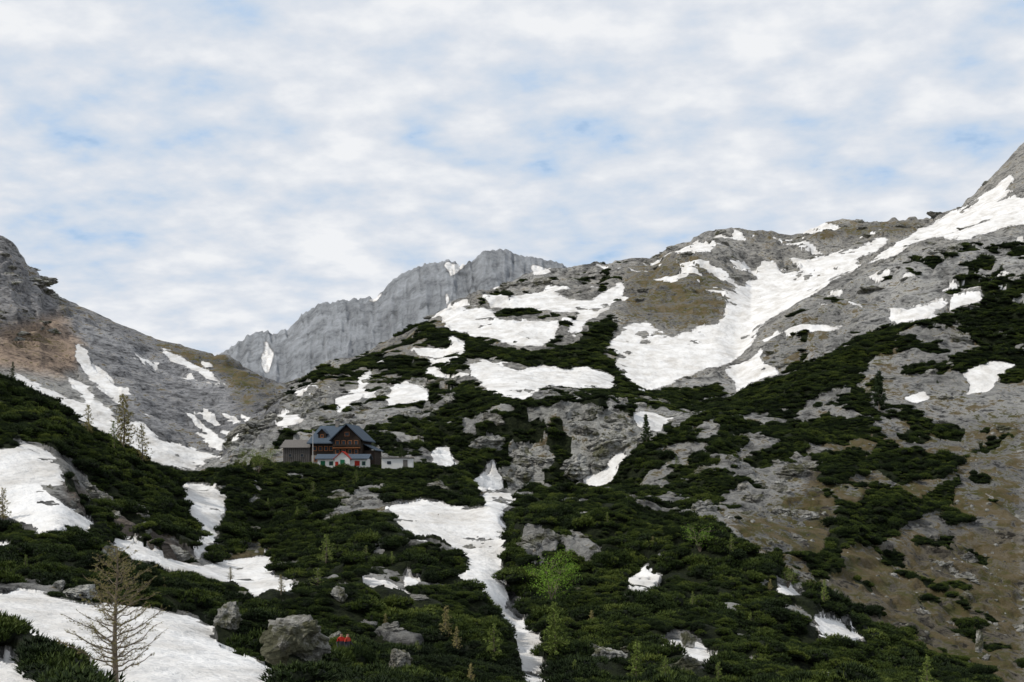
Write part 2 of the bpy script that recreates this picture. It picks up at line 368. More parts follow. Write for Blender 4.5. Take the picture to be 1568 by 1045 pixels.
def mapping(nt,vec,sc,rot=(0,0,0)):
    m=node(nt,"ShaderNodeMapping"); m.inputs["Scale"].default_value=sc; m.inputs["Rotation"].default_value=rot
    nt.links.new(vec,m.inputs[0]); return m.outputs[0]

m,nt,b=newmat("alpine_ground")
tc=node(nt,"ShaderNodeTexCoord").outputs["Object"]
cov=node(nt,"ShaderNodeAttribute",attribute_name="cover"); tn=node(nt,"ShaderNodeAttribute",attribute_name="tint")
rg=node(nt,"ShaderNodeAttribute",attribute_name="range").outputs["Fac"]
sep=node(nt,"ShaderNodeSeparateColor"); nt.links.new(cov.outputs["Color"],sep.inputs[0])
nA=noise(nt,tc,0.06,13,0.76); nB=noise(nt,mapping(nt,tc,(1,0.6,2.2),(0.15,0.2,0)),0.3,10,0.74,0.5); nC=noise(nt,tc,1.7,8,0.65)
rockv=mixc(nt,1.0,ramp(nt,nA,[(0.36,0.30),(0.47,0.9),(0.62,1.8)]),ramp(nt,nB,[(0.38,0.16),(0.45,0.8),(0.62,1.6)]),'MULTIPLY')
nF=noise(nt,mapping(nt,tc,(1,0.6,0.6),(0,0.25,0)),0.02,12,0.8,0.3)
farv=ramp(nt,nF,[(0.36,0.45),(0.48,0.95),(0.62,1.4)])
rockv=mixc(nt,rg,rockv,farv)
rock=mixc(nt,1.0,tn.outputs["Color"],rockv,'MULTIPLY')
gcol=ramp(nt,noise(nt,tc,0.12,12,0.78),[(0.34,(0.035,0.045,0.014)),(0.45,(0.10,0.098,0.032)),(0.54,(0.15,0.115,0.055)),(0.66,(0.22,0.185,0.13))])
gf=mth(nt,'ADD',sep.outputs[2],mth(nt,'ADD',mth(nt,'MULTIPLY',mth(nt,'SUBTRACT',nB,0.5),2.4),mth(nt,'MULTIPLY',mth(nt,'SUBTRACT',nA,0.5),2.4)))
gf=ramp(nt,gf,[(0.42,0.0),(0.60,1.0)])
c1=mixc(nt,gf,rock,gcol)
scol=ramp(nt,nC,[(0.35,(0.008,0.012,0.005)),(0.65,(0.032,0.042,0.015))])
sf=ramp(nt,mth(nt,'ADD',sep.outputs[1],mth(nt,'MULTIPLY',mth(nt,'SUBTRACT',nC,0.5),1.2)),[(0.45,0.0),(0.55,1.0)])
c2=mixc(nt,sf,c1,scol)
snf=ramp(nt,mth(nt,'ADD',sep.outputs[0],mth(nt,'ADD',mth(nt,'MULTIPLY',mth(nt,'SUBTRACT',nC,0.5),0.7),mth(nt,'MULTIPLY',mth(nt,'SUBTRACT',nB,0.5),1.0))),[(0.42,0.0),(0.52,1.0)])
nS=noise(nt,mapping(nt,tc,(1,0.5,1)),0.12,12,0.75)
sncol=mixc(nt,ramp(nt,nS,[(0.42,0.0),(0.64,1.0)]),(0.75,0.74,0.725),(0.50,0.475,0.44))
c3=mixc(nt,snf,c2,sncol)
nt.links.new(c3,b.inputs["Base Color"])
bh=mth(nt,'ADD',mth(nt,'MULTIPLY',nA,5.0),mth(nt,'MULTIPLY',nB,2.5))
mxf=node(nt,"ShaderNodeMix",data_type='FLOAT'); nt.links.new(rg,mxf.inputs[0]); nt.links.new(bh,mxf.inputs[2]); nt.links.new(mth(nt,'MULTIPLY',nF,36.0),mxf.inputs[3])
sbh=mth(nt,'MULTIPLY',noise(nt,tc,0.35,8,0.58),1.1)
mx=node(nt,"ShaderNodeMix",data_type='FLOAT'); nt.links.new(snf,mx.inputs[0]); nt.links.new(mxf.outputs[0],mx.inputs[2]); nt.links.new(sbh,mx.inputs[3])
bp=node(nt,"ShaderNodeBump"); bp.inputs["Strength"].default_value=1.0; bp.inputs["Distance"].default_value=1.0
nt.links.new(mx.outputs[0],bp.inputs["Height"]); nt.links.new(bp.outputs[0],b.inputs["Normal"])
me.materials.append(m)
gm=bpy.data.meshes.new("ground"); gm.from_pydata([(-15000,-15000,-70),(15000,-15000,-70),(15000,15000,-70),(-15000,15000,-70)],[],[(0,1,2,3)])
mg,ntg,bg=newmat("valley_grass"); tcg=node(ntg,"ShaderNodeTexCoord").outputs["Object"]
ntg.links.new(ramp(ntg,noise(ntg,tcg,0.01,10,0.6),[(0.35,(0.04,0.05,0.02)),(0.6,(0.14,0.13,0.1))]),bg.inputs["Base Color"])
gm.materials.append(mg); COL.objects.link(bpy.data.objects.new("ground",gm))

# ------------------------------------------------------------------ siting helpers
def site(u,v):
    c=int(np.argmin(np.abs(uu-u))); r=np.nonzero(V[45:,c]<=v)[0]; r=r[0]+45 if len(r) else NR-1
    return Vector((X[r,c],D[r,c],Z[r,c]))
# ------------------------------------------------------------------ materials
def leafmat(name,stops,nscale=0.25):
    m,nt,b=newmat(name)
    oi=node(nt,"ShaderNodeObjectInfo"); geo=node(nt,"ShaderNodeNewGeometry")
    n=noise(nt,geo.outputs["Position"],nscale,5,0.6)
    f=mth(nt,'ADD',mth(nt,'MULTIPLY',oi.outputs["Random"],0.35),mth(nt,'MULTIPLY',n,0.75))
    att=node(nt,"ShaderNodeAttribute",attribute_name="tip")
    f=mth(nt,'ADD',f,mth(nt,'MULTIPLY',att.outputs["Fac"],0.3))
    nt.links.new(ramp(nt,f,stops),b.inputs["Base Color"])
    b.inputs["Roughness"].default_value=0.7
    return m
m_mugo=leafmat("mugo_needles",[(0.36,(0.008,0.015,0.005)),(0.58,(0.020,0.034,0.008)),(0.76,(0.052,0.076,0.013)),(0.95,(0.13,0.155,0.028))],0.06)
m_core,ntc,bc=newmat("mugo_shade_core"); bc.inputs["Base Color"].default_value=(0.005,0.008,0.003,1)  # near-black core added inside each bush to block light
m_larch=leafmat("larch_needles",[(0.3,(0.16,0.14,0.05)),(0.8,(0.30,0.26,0.10))],1.0)
m_larchg=leafmat("young_larch_needles",[(0.3,(0.08,0.115,0.02)),(0.8,(0.18,0.23,0.05))],1.0)
m_leaf=leafmat("spring_leaves",[(0.3,(0.08,0.17,0.015)),(0.8,(0.22,0.36,0.04))],1.0)
m_spruce=leafmat("spruce_needles",[(0.3,(0.012,0.022,0.008)),(0.8,(0.04,0.06,0.02))],1.0)
m_bark,ntb,bb=newmat("bark"); ntb.links.new(ramp(ntb,noise(ntb,node(ntb,"ShaderNodeTexCoord").outputs["Object"],6,6),[(0.3,(0.09,0.07,0.05)),(0.7,(0.20,0.165,0.125))]),bb.inputs["Base Color"])
def rockmat(name,k=1.0,sc=1.0):
    m,ntr,br=newmat(name)
    tr=node(ntr,"ShaderNodeNewGeometry").outputs["Position"]; oi=node(ntr,"ShaderNodeObjectInfo")
    r1=noise(ntr,tr,0.9*sc,12,0.74,0.4); r2=noise(ntr,mapping(ntr,tr,(1.2,1.2,2.4),(0.2,0.1,0)),1.1*sc,9,0.7)
    col=mixc(ntr,1.0,ramp(ntr,r1,[(0.36,(0.11*k,0.108*k,0.10*k)),(0.5,(0.31*k,0.305*k,0.285*k)),(0.66,(0.50*k,0.495*k,0.475*k))]),ramp(ntr,r2,[(0.37,0.22),(0.47,0.95),(0.7,1.2)]),'MULTIPLY')
    col=mixc(ntr,1.0,col,ramp(ntr,oi.outputs["Random"],[(0,(0.75,0.73,0.69)),(1,(1.1,1.1,1.08))]),'MULTIPLY')
    r3=noise(ntr,tr,0.5*sc,8,0.72)
    col=mixc(ntr,ramp(ntr,r3,[(0.50,0.0),(0.58,0.85)]),col,(0.085,0.085,0.038))
    ntr.links.new(col,br.inputs["Base Color"])
    bpr=node(ntr,"ShaderNodeBump"); bpr.inputs["Distance"].default_value=0.5/sc; ntr.links.new(mth(ntr,'ADD',r1,r2),bpr.inputs["Height"]); ntr.links.new(bpr.outputs[0],br.inputs["Normal"])
    return m
m_rock=rockmat("limestone",1.25); m_crag=rockmat("crag_limestone",1.05,0.45)

class MB:
    def __init__(s): s.v=[];s.f=[];s.m=[];s.t=[]
    def tri(s,a,b,c,m=0,t=0.0):
        n=len(s.v); s.v+= [tuple(a),tuple(b),tuple(c)]; s.f.append((n,n+1,n+2)); s.m.append(m); s.t+=[t*0.3,t*0.3,t]
    def tube(s,pts,rs,k=5,m=0):
        rings=[]
        for i,p in enumerate(pts):
            d=(pts[min(i+1,len(pts)-1)]-pts[max(i-1,0)]).normalized()
            a=d.orthogonal().normalized(); b2=d.cross(a)
            n=len(s.v); rings.append(n)
            for j in range(k):
                t=2*math.pi*j/k; s.v.append(tuple(p+(a*math.cos(t)+b2*math.sin(t))*rs[i])); s.t.append(0)
        for i in range(len(pts)-1):
            for j in range(k):
                s.f.append((rings[i]+j,rings[i]+(j+1)%k,rings[i+1]+(j+1)%k,rings[i+1]+j)); s.m.append(m)
    def build(s,name,mats,smooth=False):
        me=bpy.data.meshes.new(name); me.from_pydata(s.v,[],s.f)
        for x in mats: me.materials.append(x)
        me.polygons.foreach_set("material_index",s.m)
        a=me.attributes.new("tip",'FLOAT','POINT'); a.data.foreach_set("value",s.t)
        if smooth: me.polygons.foreach_set("use_smooth",[True]*len(s.f))
        return me
def rv(s=1.0): return Vector((random.gauss(0,s),random.gauss(0,s),random.gauss(0,s)))
def bush(seed,nshoot=330):
    random.seed(seed); mb=MB()
    lobes=[(Vector((random.uniform(-.5,.5),random.uniform(-.5,.5),random.uniform(0.0,0.3))),random.uniform(.38,.62)) for _ in range(6)]
    for i in range(nshoot):
        c,r=random.choice(lobes)
        th=random.uniform(0,2*math.pi); z=random.uniform(-0.15,1)
        q=math.sqrt(max(0,1-z*z)); n=Vector((q*math.cos(th),q*math.sin(th),z))
        p=c+Vector((n.x*r,n.y*r,n.z*r*0.85))*random.uniform(0.75,1.12)
        d=(n*0.7+Vector((0,0,0.9))+rv(0.25)).normalized()
        h=random.uniform(0.16,0.34)
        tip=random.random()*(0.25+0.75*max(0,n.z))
        a=d.orthogonal().normalized(); b2=d.cross(a)
        for k in range(5):
            t=k*2*math.pi/5+random.random()
            o=(a*math.cos(t)+b2*math.sin(t))
            s2=d.cross(o)*0.035
            e=p+d*h*random.uniform(.6,1)+o*h*0.42
            mb.tri(p-s2,p+s2,e,0,tip)
    for c,r in lobes:  # added light-blocking core behind the needles of each lobe
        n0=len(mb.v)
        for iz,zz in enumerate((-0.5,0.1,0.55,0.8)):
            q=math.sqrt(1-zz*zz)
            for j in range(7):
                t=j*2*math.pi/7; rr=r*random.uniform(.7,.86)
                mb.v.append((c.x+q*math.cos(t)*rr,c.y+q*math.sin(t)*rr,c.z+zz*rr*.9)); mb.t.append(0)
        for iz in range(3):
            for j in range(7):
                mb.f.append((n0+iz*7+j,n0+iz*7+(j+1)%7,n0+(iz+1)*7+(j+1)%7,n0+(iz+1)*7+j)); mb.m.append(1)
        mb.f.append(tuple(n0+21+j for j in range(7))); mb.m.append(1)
    return mb.build("dwarf_pine_bush",[m_mugo,m_core])
def stone(name,seed,sub=3,sq=(1,1,1),mat=None,npl=16,rough=0.2,strata=0.0):
    import bmesh
    bm=bmesh.new(); bmesh.ops.create_icosphere(bm,subdivisions=sub,radius=1)
    r=random.Random(seed)
    pl_=[(Vector((r.gauss(0,1),r.gauss(0,1),r.gauss(0,.7))).normalized(),r.uniform(.4,.8)) for _ in range(npl)]
    from mathutils import noise as mn
    for v in bm.verts:
        for n,dd in pl_:
            k=v.co.dot(n)-dd
            if k>0: v.co-=n*k*0.95
        v.co+=v.co.normalized()*(mn.fractal(v.co*2.6+Vector((seed,0,0)),0.7,2.0,6)*rough)
        if strata:
            ph=(v.co.z*3.2+mn.noise(v.co*1.5)*0.8); fr=ph-math.floor(ph)
            k=1-strata*(fr if fr<0.75 else (1-fr)*3)
            v.co.x*=k; v.co.y*=k
        v.co.x*=sq[0];v.co.y*=sq[1];v.co.z*=sq[2]
    me=bpy.data.meshes.new(name); bm.to_mesh(me); bm.free(); me.materials.append(mat or m_rock); return me
def mkcol(name,meshes):
    c=bpy.data.collections.new(name)
    for i,mm in enumerate(meshes):
        c.objects.link(bpy.data.objects.new("%s_part_%d"%(name,i),mm))
    return c
def scatter(name,pts,scl,rot,coll,nvar):
    me=bpy.data.meshes.new(name); n=len(pts)
    me.vertices.add(n); me.vertices.foreach_set("co",np.asarray(pts,np.float32).reshape(-1))
    a=me.attributes.new("scl",'FLOAT_VECTOR','POINT'); a.data.foreach_set("vector",np.asarray(scl,np.float32).reshape(-1))
    a=me.attributes.new("rot",'FLOAT_VECTOR','POINT'); a.data.foreach_set("vector",np.asarray(rot,np.float32).reshape(-1))
    a=me.attributes.new("idx",'INT','POINT'); a.data.foreach_set("value",rng.integers(0,nvar,n).astype(np.int32))
    ob=bpy.data.objects.new(name,me); COL.objects.link(ob)
    ng=bpy.data.node_groups.new(name,'GeometryNodeTree')
    ng.interface.new_socket("Geometry",in_out='INPUT',socket_type='NodeSocketGeometry')
    ng.interface.new_socket("Geometry",in_out='OUTPUT',socket_type='NodeSocketGeometry')
    gi=ng.nodes.new('NodeGroupInput'); go=ng.nodes.new('NodeGroupOutput')
    ip=ng.nodes.new('GeometryNodeInstanceOnPoints'); ci=ng.nodes.new('GeometryNodeCollectionInfo')
    ci.inputs[0].default_value=coll; ci.inputs[1].default_value=True; ci.inputs[2].default_value=True
    def na(t,nm):
        x=ng.nodes.new('GeometryNodeInputNamedAttribute'); x.data_type=t; x.inputs[0].default_value=nm; return x.outputs[0]
    ng.links.new(gi.outputs[0],ip.inputs['Points']); ng.links.new(ci.outputs[0],ip.inputs['Instance'])
    ip.inputs['Pick Instance'].default_value=True
    ng.links.new(na('INT','idx'),ip.inputs['Instance Index'])
    ng.links.new(na('FLOAT_VECTOR','rot'),ip.inputs['Rotation']); ng.links.new(na('FLOAT_VECTOR','scl'),ip.inputs['Scale'])
    ng.links.new(ip.outputs[0],go.inputs[0])
    md=ob.modifiers.new("inst",'NODES'); md.node_group=ng
    return ob
A=np.zeros_like(D)
A[:-1]=np.abs(D[1:]-D[:-1])*D[:-1]/F*np.gradient(uu)[None,:]
inr=(UU>-60)&(UU<1630)
hutzone=(UU>405)&(UU<660)&(D>262)&(D<330)
# ------------------------------------------------------------------ rock outcrops (embedded, bedded crags)
cr1=look(CRM,UU,V)
wall=(cr1>0.93)&(D<420)&(D>125)&(UU>440)
csz=np.clip(D/125,1.1,6.5)*np.where(D>560,0.9,1)
gate=sstep(0.42,0.62,fbm(X/np.where(D<360,7,26.0)+3,D/np.where(D<360,7,26.0),3,0))
dcr=np.where(scrub>0.5,0.006,0.05+0.45*np.clip((cr1-0.35)/0.65,0,1))*(0.15+gate)
dcr=np.where(wall&(scrub<0.5),0.5,dcr)
dcr=np.where((D>560)&(D<1200),dcr*0.6,dcr)
dcr=np.where((UU>95)&(UU<440)&(D>600),dcr*0.08,dcr)
dcr=np.where((grass>0.5)&(cr1<0.7),dcr*0.35,dcr)
pick=(snow<0.25)&inr&(D>95)&(D<1200)&(~hutzone)&(rng.random(D.shape)<A*dcr/csz**2)
cx,cy,cz,cs_=X[pick],D[pick],Z[pick],csz[pick]; insc=scrub[pick]>0.5; wl=wall[pick]
n=len(cx); print("CRAGS",n)
s=cs_*np.exp(rng.normal(-0.12,0.35,n))
s=np.where(insc,s*0.85,s)
cpts=np.stack([cx,cy,cz-0.32*s*0.7+np.where(insc,0.2*s,0)],-1)
cscl=np.stack([s*rng.uniform(1.0,1.9,n),s*rng.uniform(.6,1,n),s*rng.uniform(.45,.8,n)*np.where(cy>560,.6,1)*np.where(wl,1.15,1)*np.where(insc,.75,1)],-1)
crot=np.stack([rng.normal(0.05,.08,n),rng.normal(-0.12,.10,n),rng.normal(0.1,0.35,n)+np.pi*rng.integers(0,2,n)],-1)
ccol=mkcol("crag_kinds",[stone("crag",s_,5,mat=m_crag,npl=18,rough=0.2,strata=0.2) for s_ in range(40,47)])
scatter("limestone_outcrops",cpts,cscl,crot,ccol,7)
bl=[(455,985,124,74,5),(512,985,38,26,6),(350,955,48,38,7),(612,1022,52,50,8),(168,850,32,30,9),(128,913,58,24,10),(520,918,32,22,12),(1500,990,15,34,13),(90,900,20,16,21),(1052,985,26,26,18),(925,1008,56,30,30),(1225,905,36,20,34)]
avoid=[]
for u,v,wpx,hpx,seed in bl:
    p=site(u,v+hpx*0.25); k=p.y/F
    me_=stone("limestone_boulder",seed,5,(wpx*k/2*1.15,wpx*k/2*0.85,hpx*k/2*1.3))
    o=bpy.data.objects.new("limestone_boulder",me_); COL.objects.link(o)
    o.location=(p.x,p.y,p.z+hpx*k*0.36); o.rotation_euler=(0,0,random.uniform(-.4,.4))
    avoid.append((p.x,p.y-0.7,wpx*k/2*0.95+0.2))
# ------------------------------------------------------------------ dwarf pines
bcol=mkcol("dwarf_pine_kinds",[bush(s_) for s_ in range(5)])
SNd=look(blur(SNM,2.0),UU,V)
sel=(scrub>0.5)&inr&(D>30)&(D<1200)&(SNd<0.3)
cl=sstep(0.2,0.8,unif(fbm(X/5,D/5,3,1)))
size=np.where(D<130,0.85,np.where(D<360,1.05,np.clip(D/300,1.3,2.6)))*np.where(D<360,0.6+0.8*cl,1)
pr=A*np.where(D<360,1.05,1.4)/size**2
pick=sel&(rng.random(D.shape)<pr)
px,py,pz,ps=X[pick],D[pick],Z[pick],size[pick]
n=len(px); print("BUSHES",n)
kd=kdtree.KDTree(max(1,int(insc.sum())))
ii=np.nonzero(insc)[0]
for j in ii: kd.insert((cx[j],cy[j]-0.5,0),int(j))
kd.balance()
s=ps*rng.uniform(0.6,1.3,n)
hz=s*rng.uniform(0.6,1.05,n)*np.where(py<360,1,0.75)
keep=np.ones(n,bool)
for i in range(n):
    r=kd.find((px[i],py[i],0))
    if r[1] is not None and r[2]<0.7*cscl[r[1]][0]: keep[i]=False
for (ax_,ay_,ar) in avoid: keep&=((px-ax_)**2+((py-ay_)/1.5)**2)>ar*ar
hk=[site(522,1016),site(533,1018)]
ex=[]
for h_ in hk:
    keep&=((px-h_.x)**2+(py-h_.y)**2)>0.6
    for (ax_,ay_) in [(-.6,-1.1),(.1,-1.25),(.7,-1.0),(-.9,-.5),(.95,-.4),(0,-2.0)]:
        ex.append((h_.x+ax_,h_.y+ay_,h_.z-0.1))
pts=np.stack([px,py,pz-0.12*s],-1); scl=np.stack([s,s*rng.uniform(.8,1.2,n),hz],-1)
rot=np.stack([rng.normal(0,.12,n),rng.normal(0,.12,n),rng.uniform(0,6.28,n)],-1)
pts=np.concatenate([pts[keep],np.array(ex)]); scl=np.concatenate([scl[keep],np.tile([.75,.7,1.3],(len(ex),1))]); rot=np.concatenate([rot[keep],np.array([[0,0,i*1.3] for i in range(len(ex))])])
scatter("dwarf_pine_scrub",pts,scl,rot,bcol,5)
scol_=mkcol("stone_kinds",[stone("stone",s_,2,mat=m_crag) for s_ in (1,2,3,4)])
sel=(scrub<0.3)&(snow<0.2)&inr&(D>40)&(D<450)&(~hutzone)
pick=sel&(rng.random(D.shape)<A*0.12*(0.2+gate))
px,py,pz=X[pick],D[pick],Z[pick]; n=len(px); print("STONES",n)
s=rng.uniform(0.10,0.28,n)*np.exp(rng.normal(0,.5,n))*np.clip(py/150,0.7,1.8)
scatter("loose_stones",np.stack([px,py,pz-0.2*s],-1),np.stack([s,s,s*.7],-1),np.stack([rng.normal(0,.3,n),rng.normal(0,.3,n),rng.uniform(0,6.28,n)],-1),scol_,4)
# ------------------------------------------------------------------ trees
def larch(name,u,v,h,r,nb,mat,seed,tuft=0.1,dens=10,lean=0.0,tw=1.0,low=0.12,pos=None,up=0.0,ntf=None,shape=0.6):
    random.seed(seed); mb=MB(); p0=pos if pos else site(u,v)
    ax=[Vector((lean*h*t*t+0.012*h*math.sin(5*t+seed),0.01*h*math.sin(4*t),h*t)) for t in [i/10 for i in range(11)]]
    ax[0].z=-0.3
    R=0.017*h+0.03
    mb.tube(ax,[R*(1-0.93*i/10) for i in range(11)],7,0)
    def axp(t):
        i=min(9,int(t*10)); return ax[i].lerp(ax[i+1],t*10-i)
    for i in range(nb):
        t=low+(0.985-low)*((i+random.random()*.6)/nb); base=axp(t)
        az=i*2.399+random.uniform(-.4,.4)
        ln=r*((1-t)**shape*0.95+0.06)*random.uniform(.5,1.2)*(0.75+0.25*min(1,(t-low)*8+0.3))
        o=Vector((math.cos(az),math.sin(az),0)); side=Vector((-o.y,o.x,0))
        pts=[];bow=random.uniform(-.3,.3)
        for k in range(6):
            s=k/5; pts.append(base+o*ln*s+side*bow*ln*s*s+Vector((0,0,ln*((-0.25+up)*s+0.34*s*s+0.12*t*s)+random.gauss(0,.035)*ln)))
        br_=max(0.006,R*0.22*(1-t)+0.006)*tw
        mb.tube(pts,[br_*(1-0.75*k/5) for k in range(6)],3,0)
        ntw=max(3,int(dens*ln/r*1.6))
        for j in range(ntw):
            s=random.uniform(.15,1); k=min(4,int(s*5)); b0=pts[k].lerp(pts[k+1],s*5-k)
            sg=random.choice((-1,1))
            dr=(o*0.6+side*sg*random.uniform(.5,1)+Vector((0,0,random.uniform(-.5,.5)+up))).normalized()
            tl=ln*random.uniform(.14,.36)*(1.15-s*0.5)
            e=b0+dr*tl
            sd=Vector((-dr.z,0,dr.x)).normalized()*0.007*tw
            mb.tri(b0-sd,b0+sd,e,0)
            for q in range(ntf if ntf is not None else max(2,int(dens*0.5))):
                c=b0.lerp(e,random.uniform(.1,1.05))+rv(tuft*.25)
                for _ in range(2):
                    a_=rv().normalized()*tuft*random.uniform(.5,1); b_=rv().normalized()*tuft*0.45
                    mb.tri(c,c+b_,c+a_,1,random.random())
    me=mb.build(name,[m_bark,mat]); ob=bpy.data.objects.new(name,me); COL.objects.link(ob); ob.location=p0; return ob
p=site(178,1068)
larch("larch_tree",0,0,h=(1078-866)/F*p.y,r=2.0,nb=70,mat=m_larch,seed=3,tuft=0.06,dens=20,tw=1.3,pos=p,up=0.36,low=0.1,ntf=5,shape=0.45)
def lt(u,vb,vt,wpx,mat,seed,name="larch_tree",nb=44,dens=6,tf=0.05,**k):
    p=site(u,vb); h=(vb-vt)/F*p.y; larch(name,0,0,h,wpx/2/F*p.y,nb,mat,seed,max(0.05,h*tf),dens,pos=p,**k)
lt(135,668,620,22,m_larch,11); lt(190,690,604,42,m_larch,12,nb=60); lt(218,712,650,34,m_larch,13); lt(175,690,645,20,m_larchg,14)
lt(5,800,748,26,m_larch,15); lt(20,590,556,14,m_spruce,16,name="spruce_tree")
lt(500,865,818,34,m_larchg,17); lt(487,905,872,34,m_larchg,18); lt(480,760,738,18,m_larchg,30)
lt(850,1015,925,44,m_larchg,19,dens=9,nb=60); lt(757,1022,958,40,m_larchg,20,dens=8); lt(683,985,930,30,m_larch,21)
lt(975,1056,985,36,m_larchg,22,dens=9); lt(1020,1056,1010,28,m_larchg,23,dens=9)
lt(352,890,868,14,m_larch,24); lt(430,920,890,16,m_larch,25)
lt(990,680,636,18,m_spruce,26,name="spruce_tree",dens=10,tf=0.06); lt(1346,628,568,24,m_spruce,27,name="spruce_tree",dens=10,tf=0.06)
lt(1120,850,818,18,m_larchg,28); lt(1262,930,890,20,m_larchg,29); lt(615,715,680,16,m_spruce,31,name="spruce_tree",dens=9) ; lt(545,745,720,14,m_larchg,32)
lt(1420,1070,1010,26,m_larchg,33); lt(700,1000,960,22,m_larch,34); lt(560,860,835,16,m_larchg,35); lt(1035,720,700,12,m_larchg,36)
for j,(u_,v_,h_) in enumerate([(905,960,24),(1060,930,22),(640,1010,26),(590,960,20),(1150,960,22),(930,800,16),(1180,905,18),(455,800,20),(600,865,20),(250,905,20),(880,1045,30),(1100,1050,34),(720,1050,30),(40,870,20),(410,780,16),(1000,840,18)]):
    lt(u_,v_,v_-h_,h_*0.55,m_larchg if j%3 else m_larch,60+j,nb=28,dens=6,tf=0.07)
def broad(u,vb,vt,wpx,seed,mat,name="birch_tree",leaves=1500,ls=0.13):
    random.seed(seed); p0=site(u,vb); k=p0.y/F; h=(vb-vt)*k; w=wpx*k/2; mb=MB()
    ends=[]
    for j in range(5):
        o=Vector((random.uniform(-.45,.45),random.uniform(-.35,.35),1)).normalized()
        pts=[Vector((0,0,-.2))]
        for i in range(1,7):
            t=i/6; pts.append(Vector((o.x*w*t*1.8+random.gauss(0,.03)*h,o.y*w*t*1.6+random.gauss(0,.03)*h,h*0.95*t*(0.7+.3*random.random()))))
        mb.tube(pts,[0.06*(1-.85*i/6) for i in range(7)],5,0)
        for i in range(8):
            t=random.uniform(.3,1); kk=min(5,int(t*6)); b0=pts[kk].lerp(pts[kk+1] if kk<6 else pts[kk],t*6-kk)
            e=b0+Vector((random.uniform(-1,1)*w*.7,random.uniform(-1,1)*w*.7,random.uniform(-.05,.25)*h))
            mb.tube([b0,(b0+e)/2+rv(.03),e],[.022,.014,.005],3,0); ends+= [e,(b0+e)/2]
    for i in range(leaves):
        c=random.choice(ends)+rv(0.08*w+0.08)
        a_=rv().normalized()*ls; b_=rv().normalized()*ls*.6
        mb.tri(c,c+a_,c+b_,1,random.random())
    ob=bpy.data.objects.new(name,mb.build(name,[m_bark,mat])); COL.objects.link(ob); ob.location=p0
broad(845,930,845,90,41,m_leaf,leaves=3000,ls=0.15); broad(1072,845,805,50,42,m_leaf,leaves=900); broad(395,725,684,62,43,m_larchg,name="willow_bush",leaves=2200,ls=0.2)
broad(815,900,868,40,44,m_leaf,leaves=900); broad(1205,900,872,30,45,m_larchg,leaves=500); broad(370,720,696,30,46,m_larchg,name="willow_bush",leaves=900,ls=.18)
# ------------------------------------------------------------------ hut
def cmat(name,c,sc=3.0,var=0.25,rough=0.8):
    m,nt,b=newmat(name); n=noise(nt,mapping(nt,node(nt,"ShaderNodeTexCoord").outputs["Object"],(1,1,6)),sc,6,.6)
    nt.links.new(ramp(nt,n,[(0.3,tuple(x*(1-var) for x in c)),(0.7,tuple(x*(1+var) for x in c))]),b.inputs["Base Color"]); b.inputs["Roughness"].default_value=rough; return m
M_slate=cmat("slate_roof",(0.06,0.08,0.105)); M_wood=cmat("dark_timber",(0.035,0.026,0.02)); M_grey=cmat("weathered_wood",(0.13,0.12,0.11))
M_stone=cmat("stone_base",(0.22,0.20,0.18)); M_white=cmat("white_render",(0.7,0.69,0.66),var=.06); M_orange=cmat("larch_window_frame",(0.33,0.13,0.05))
M_glass,_,bgl=newmat("window_glass"); bgl.inputs["Base Color"].default_value=(0.03,0.04,0.05,1); bgl.inputs["Roughness"].default_value=0.1
M_red=cmat("red_trim",(0.35,0.03,0.02)); M_green=cmat("green_shutter",(0.02,0.12,0.06))
def mesh_ob(name,parent,vs,fs,mat):
    me=bpy.data.meshes.new(name); me.from_pydata(vs,[],fs); me.materials.append(mat)
    o=bpy.data.objects.new(name,me); COL.objects.link(o); o.parent=parent; return o
def box(name,par,x0,x1,y0,y1,z0,z1,mat):
    return mesh_ob(name,par,[(x0,y0,z0),(x1,y0,z0),(x1,y1,z0),(x0,y1,z0),(x0,y0,z1),(x1,y0,z1),(x1,y1,z1),(x0,y1,z1)],[(0,3,2,1),(4,5,6,7),(0,1,5,4),(1,2,6,5),(2,3,7,6),(3,0,4,7)],mat)
def gable_x(name,par,x0,x1,y0,y1,ze,zr,th,mat,hip=0.0):
    ym=(y0+y1)/2; vs=[]
    for dz_ in (0,-th):
        vs+=[(x0,y0,ze+dz_),(x1,y0,ze+dz_),(x1,y1,ze+dz_),(x0,y1,ze+dz_),(x0+hip,ym,zr+dz_),(x1-hip,ym,zr+dz_)]
    fs=[(0,1,5,4),(3,4,5,2),(6,10,11,7),(9,8,11,10),(0,6,7,1),(2,8,9,3)]
    fs+=[(0,4,10,6),(4,3,9,10),(1,7,11,5),(5,11,8,2)] if hip==0 else [(0,4,3),(1,2,5),(0,3,9,6),(1,7,8,2)]
    return mesh_ob(name,par,vs,fs,mat)
def gable_y(name,par,x0,x1,y0,y1,ze,zr,th,mat):
    xm=(x0+x1)/2; vs=[]
    for dz_ in (0,-th):
        vs+=[(x0,y0,ze+dz_),(xm,y0,zr+dz_),(x1,y0,ze+dz_),(x0,y1,ze+dz_),(xm,y1,zr+dz_),(x1,y1,ze+dz_)]
    fs=[(0,1,4,3),(1,2,5,4),(6,9,10,7),(7,10,11,8),(0,6,7,1),(1,7,8,2),(3,4,10,9),(4,5,11,10),(0,3,9,6),(2,8,11,5)]
    return mesh_ob(name,par,vs,fs,mat)
